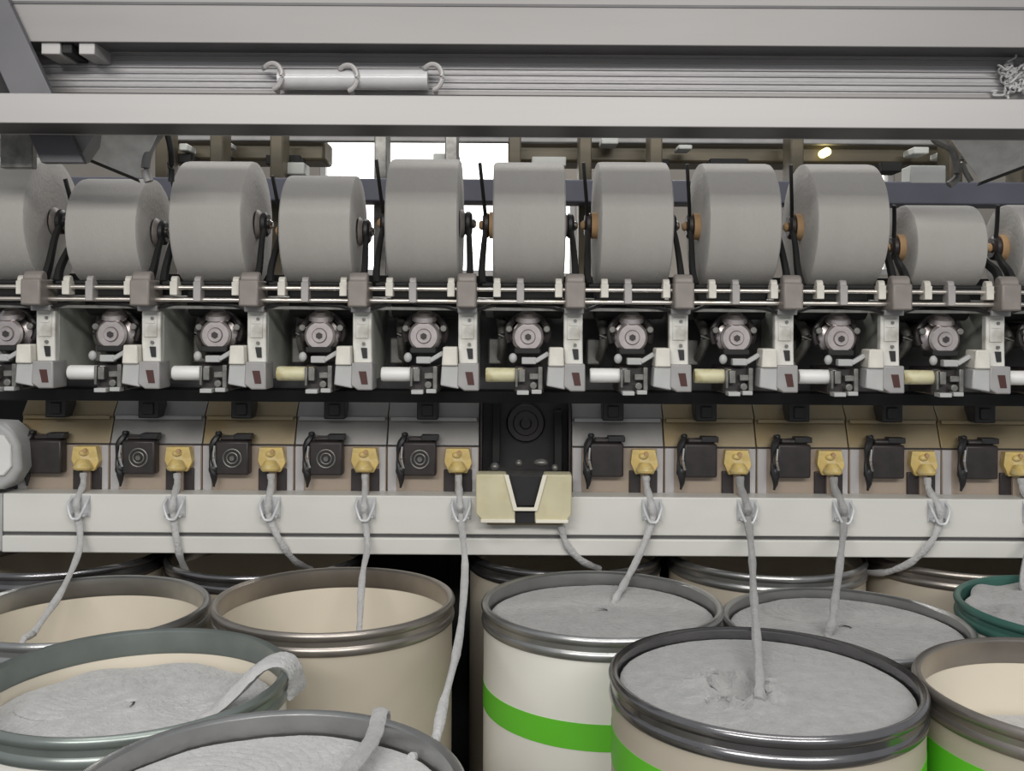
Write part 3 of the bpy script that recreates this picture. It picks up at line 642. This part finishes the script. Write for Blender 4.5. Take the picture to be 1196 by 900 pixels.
# third row, under the rail
for (x,y),rim,lab in (((.14,2.56),'rimd','dark rimmed can under the rail, behind the white green-banded can'),((.655,2.535),'rimst','steel rimmed can under the rail, behind the half-hidden right can'),
        ((1.165,2.555),'rimb','brownish can under the rail at the right, beside the dark green rimmed can'),((-.62,2.51),'rimd','dark rimmed can under the rail, behind and between the two left back cans'),((-1.14,2.52),'rimd','dark rimmed can under the rail at the left edge')):
    make_can(x,y,TOPZ-.008,'cant',rim,'canin',None,lab)
# ------------------------------------------------------------------ sliver strands
def strand(pts, lab, r=.0085, fm='sliverw', sub=7, fl=.8, up=(0,1,0)):
    q = smoothpath(pts, sub); rnd = random.Random(len(lab))
    vv = 1 if fl < 1 else .3; rr = [r*(1+vv*(.12*math.sin(i*.9)+rnd.uniform(-.08,.08))) for i in range(len(q))]
    b = MB(); b.tube(q, rr, 10, flat=fl, up=up)
    o = b.build('sliver_strand', fm, origin=q[-1]); tag(o, lab, 'sliver strand', 'strands of cotton sliver rising from the cans'); return o
def start(i):
    tx = XB[i]+.095; X = gx[i]
    return [(tx+.002,YB-.036,zr(552,YB)), (tx+.004,YB-.042,zr(566,YB)), (X-.002,YR-.018,zr(588,YR)), (X,YR-.016,zr(605,YR))]
G = lambda px,py,Y: tuple(P(px,py,Y))
strand(start(-5)+[G(93,640,2.33),G(72,690,2.2),G(42,735,2.08),G(26,768,2.02),(cG[0]-.06,cG[1],.6),(cG[0],cG[1],.045)], 'pale sliver strand falling left into the can at the left edge', .0080)
strand(start(-4)+[G(208,640,2.36),G(214,660,2.40),G(222,676,2.46)], 'pale sliver strand second from left, disappearing under the rail')
strand(start(-3)+[G(329,635,2.36),G(345,655,2.40),G(362,664,2.50)], 'pale sliver strand third from left, curving right under the rail')
strand(start(-2)+[G(429,640,2.33),G(423,675,2.2),G(418,760,2.1),(cB[0]+.02,cB[1],.5),(cB[0],cB[1],.045)], 'pale sliver strand hanging into the brown rimmed can left of the dark gap', .0075)
strand([start(-1)[0],start(-1)[1],start(-1)[2],start(-1)[3],G(543,660,2.15),G(537,740,1.85),G(518,822,1.53),G(505,872,1.42),G(480,885,1.36)], 'long pale sliver strand slanting down past the beige can to the nearest can', .0078)
strand([G(655,612,2.36),G(662,636,2.365),G(680,655,2.38),G(700,664,2.44)], 'short sliver strand right under the cream bracket')
strand(start(1)+[G(748,645,2.33),G(730,680,2.22),G(722,694,2.15),G(716,706,2.09)], 'pale sliver strand falling left into the white green-banded can')
strand(start(2)+[G(878,645,2.2),G(880,690,1.94),G(883,735,1.73),G(886,780,1.58),G(887,806,1.515),G(887,818,1.494)], 'sliver strand dropping straight into the dark-rimmed can', .0095,'sliver')
strand(start(3)+[G(982,650,2.2),G(976,695,2.05),G(972,725,1.98),(cD[0]-.055,cD[1]-.06,TOPZ-.046)], 'sliver strand dropping into the half-hidden right can', .0090,'sliver')
strand(start(4)+[G(1088,632,2.35),G(1066,655,2.37),G(1035,668,2.42),G(1010,668,2.5)], 'sliver strand curving left under the rail at the right')
strand(start(5)+[G(1200,650,2.3),G(1196,690,2.18),(cF[0]-.04,cF[1]+.03,TOPZ-.010)], 'sliver strand at the right edge going into the dark green rimmed can')
# strand draped over rim of nearest can
zc = TOPZ
zc = TOPZ+.008; ex = cI[0]+.112; ey = cI[1]+.2225
strand([(ex+.002,ey+.030,zc-.04),(ex+.001,ey+.022,zc-.008),(ex,ey+.002,zc+.0055),(ex-.001,ey-.018,zc-.004),(ex-.002,ey-.05,zc-.008),(ex-.006,ey-.11,zc-.004),(ex-.02,ey-.18,zc-.003)], 'flat sliver strand draped over the back rim of the nearest can', .0055,'sliver',8,2.2,(1,0,0))
# torn clump of sliver over the rim of the front left can
b = MB(); rnd = random.Random(4)
p = Vector((cH[0]+.232, cH[1]+.03, TOPZ+.0))
for j in range(5):
    o = Vector((-.002*j+.004, -.0095*(j-2), .001*(j%2)))
    pts = smoothpath([p+o+Vector((-.115,-.10,-.058)), p+o+Vector((-.07,-.05,-.030)), p+o+Vector((-.025,-.012,.010)), p+o+Vector((.004,.004,.015)), p+o+Vector((.022,.012,-.004)), p+o+Vector((.026,.012,-.045))],8)
    n = len(pts); b.tube(pts, [.016*(.55+.45*math.sin(PI*(i+2)/(n+3)))*rnd.uniform(.92,1.08) for i in range(n)], 10, flat=.35)
tag(b.build('sliver_clump','sliverw', origin=p),'torn bundle of pale sliver hanging over the right rim of the front left can','sliver clump')

# ------------------------------------------------------------------ light
w = bpy.data.worlds.new('w'); bpy.context.scene.world = w; w.use_nodes = True
w.node_tree.nodes['Background'].inputs[0].default_value = (.92,.95,1,1); w.node_tree.nodes['Background'].inputs[1].default_value = .40
def area(name, loc, rot, sx, sy, pw, col=(1,.98,.94)):
    l = bpy.data.lights.new(name,'AREA'); l.shape = 'RECTANGLE'; l.size = sx; l.size_y = sy; l.energy = pw; l.color = col
    o = bpy.data.objects.new(name, l); C.objects.link(o); o.location = loc; o.rotation_euler = rot; return o
area('aisle_tube_light', (-1.4,-2.2,3.3), (math.radians(62),0,0), 2.4,.5, 75)
area('aisle_tube_light', (1.4,-2.2,3.3), (math.radians(62),0,0), 2.4,.5, 70)
area('aisle_tube_light', (0,.1,3.6), (math.radians(25),0,0), 3.2,.3, 26)
area('rear_tube_light', (0,4.6,3.9), (0,0,0), 4,.4, 90)

# ------------------------------------------------------------------ camera
cd = bpy.data.cameras.new('camera'); cam = bpy.data.objects.new('camera', cd); C.objects.link(cam)
cam.location = (0,0,E); cam.rotation_euler = (math.radians(90), -ROLL, 0)
cd.sensor_width = 36; cd.sensor_fit = 'HORIZONTAL'; cd.lens = 36*F/1196; cd.shift_y = -75/1196; cd.clip_start = .05
sc = bpy.context.scene; sc.camera = cam
sc.view_settings.view_transform = 'Standard'; sc.view_settings.look = 'None'; sc.view_settings.gamma = 1
sc.view_settings.use_curve_mapping = False; sc.view_settings.exposure = 0.0
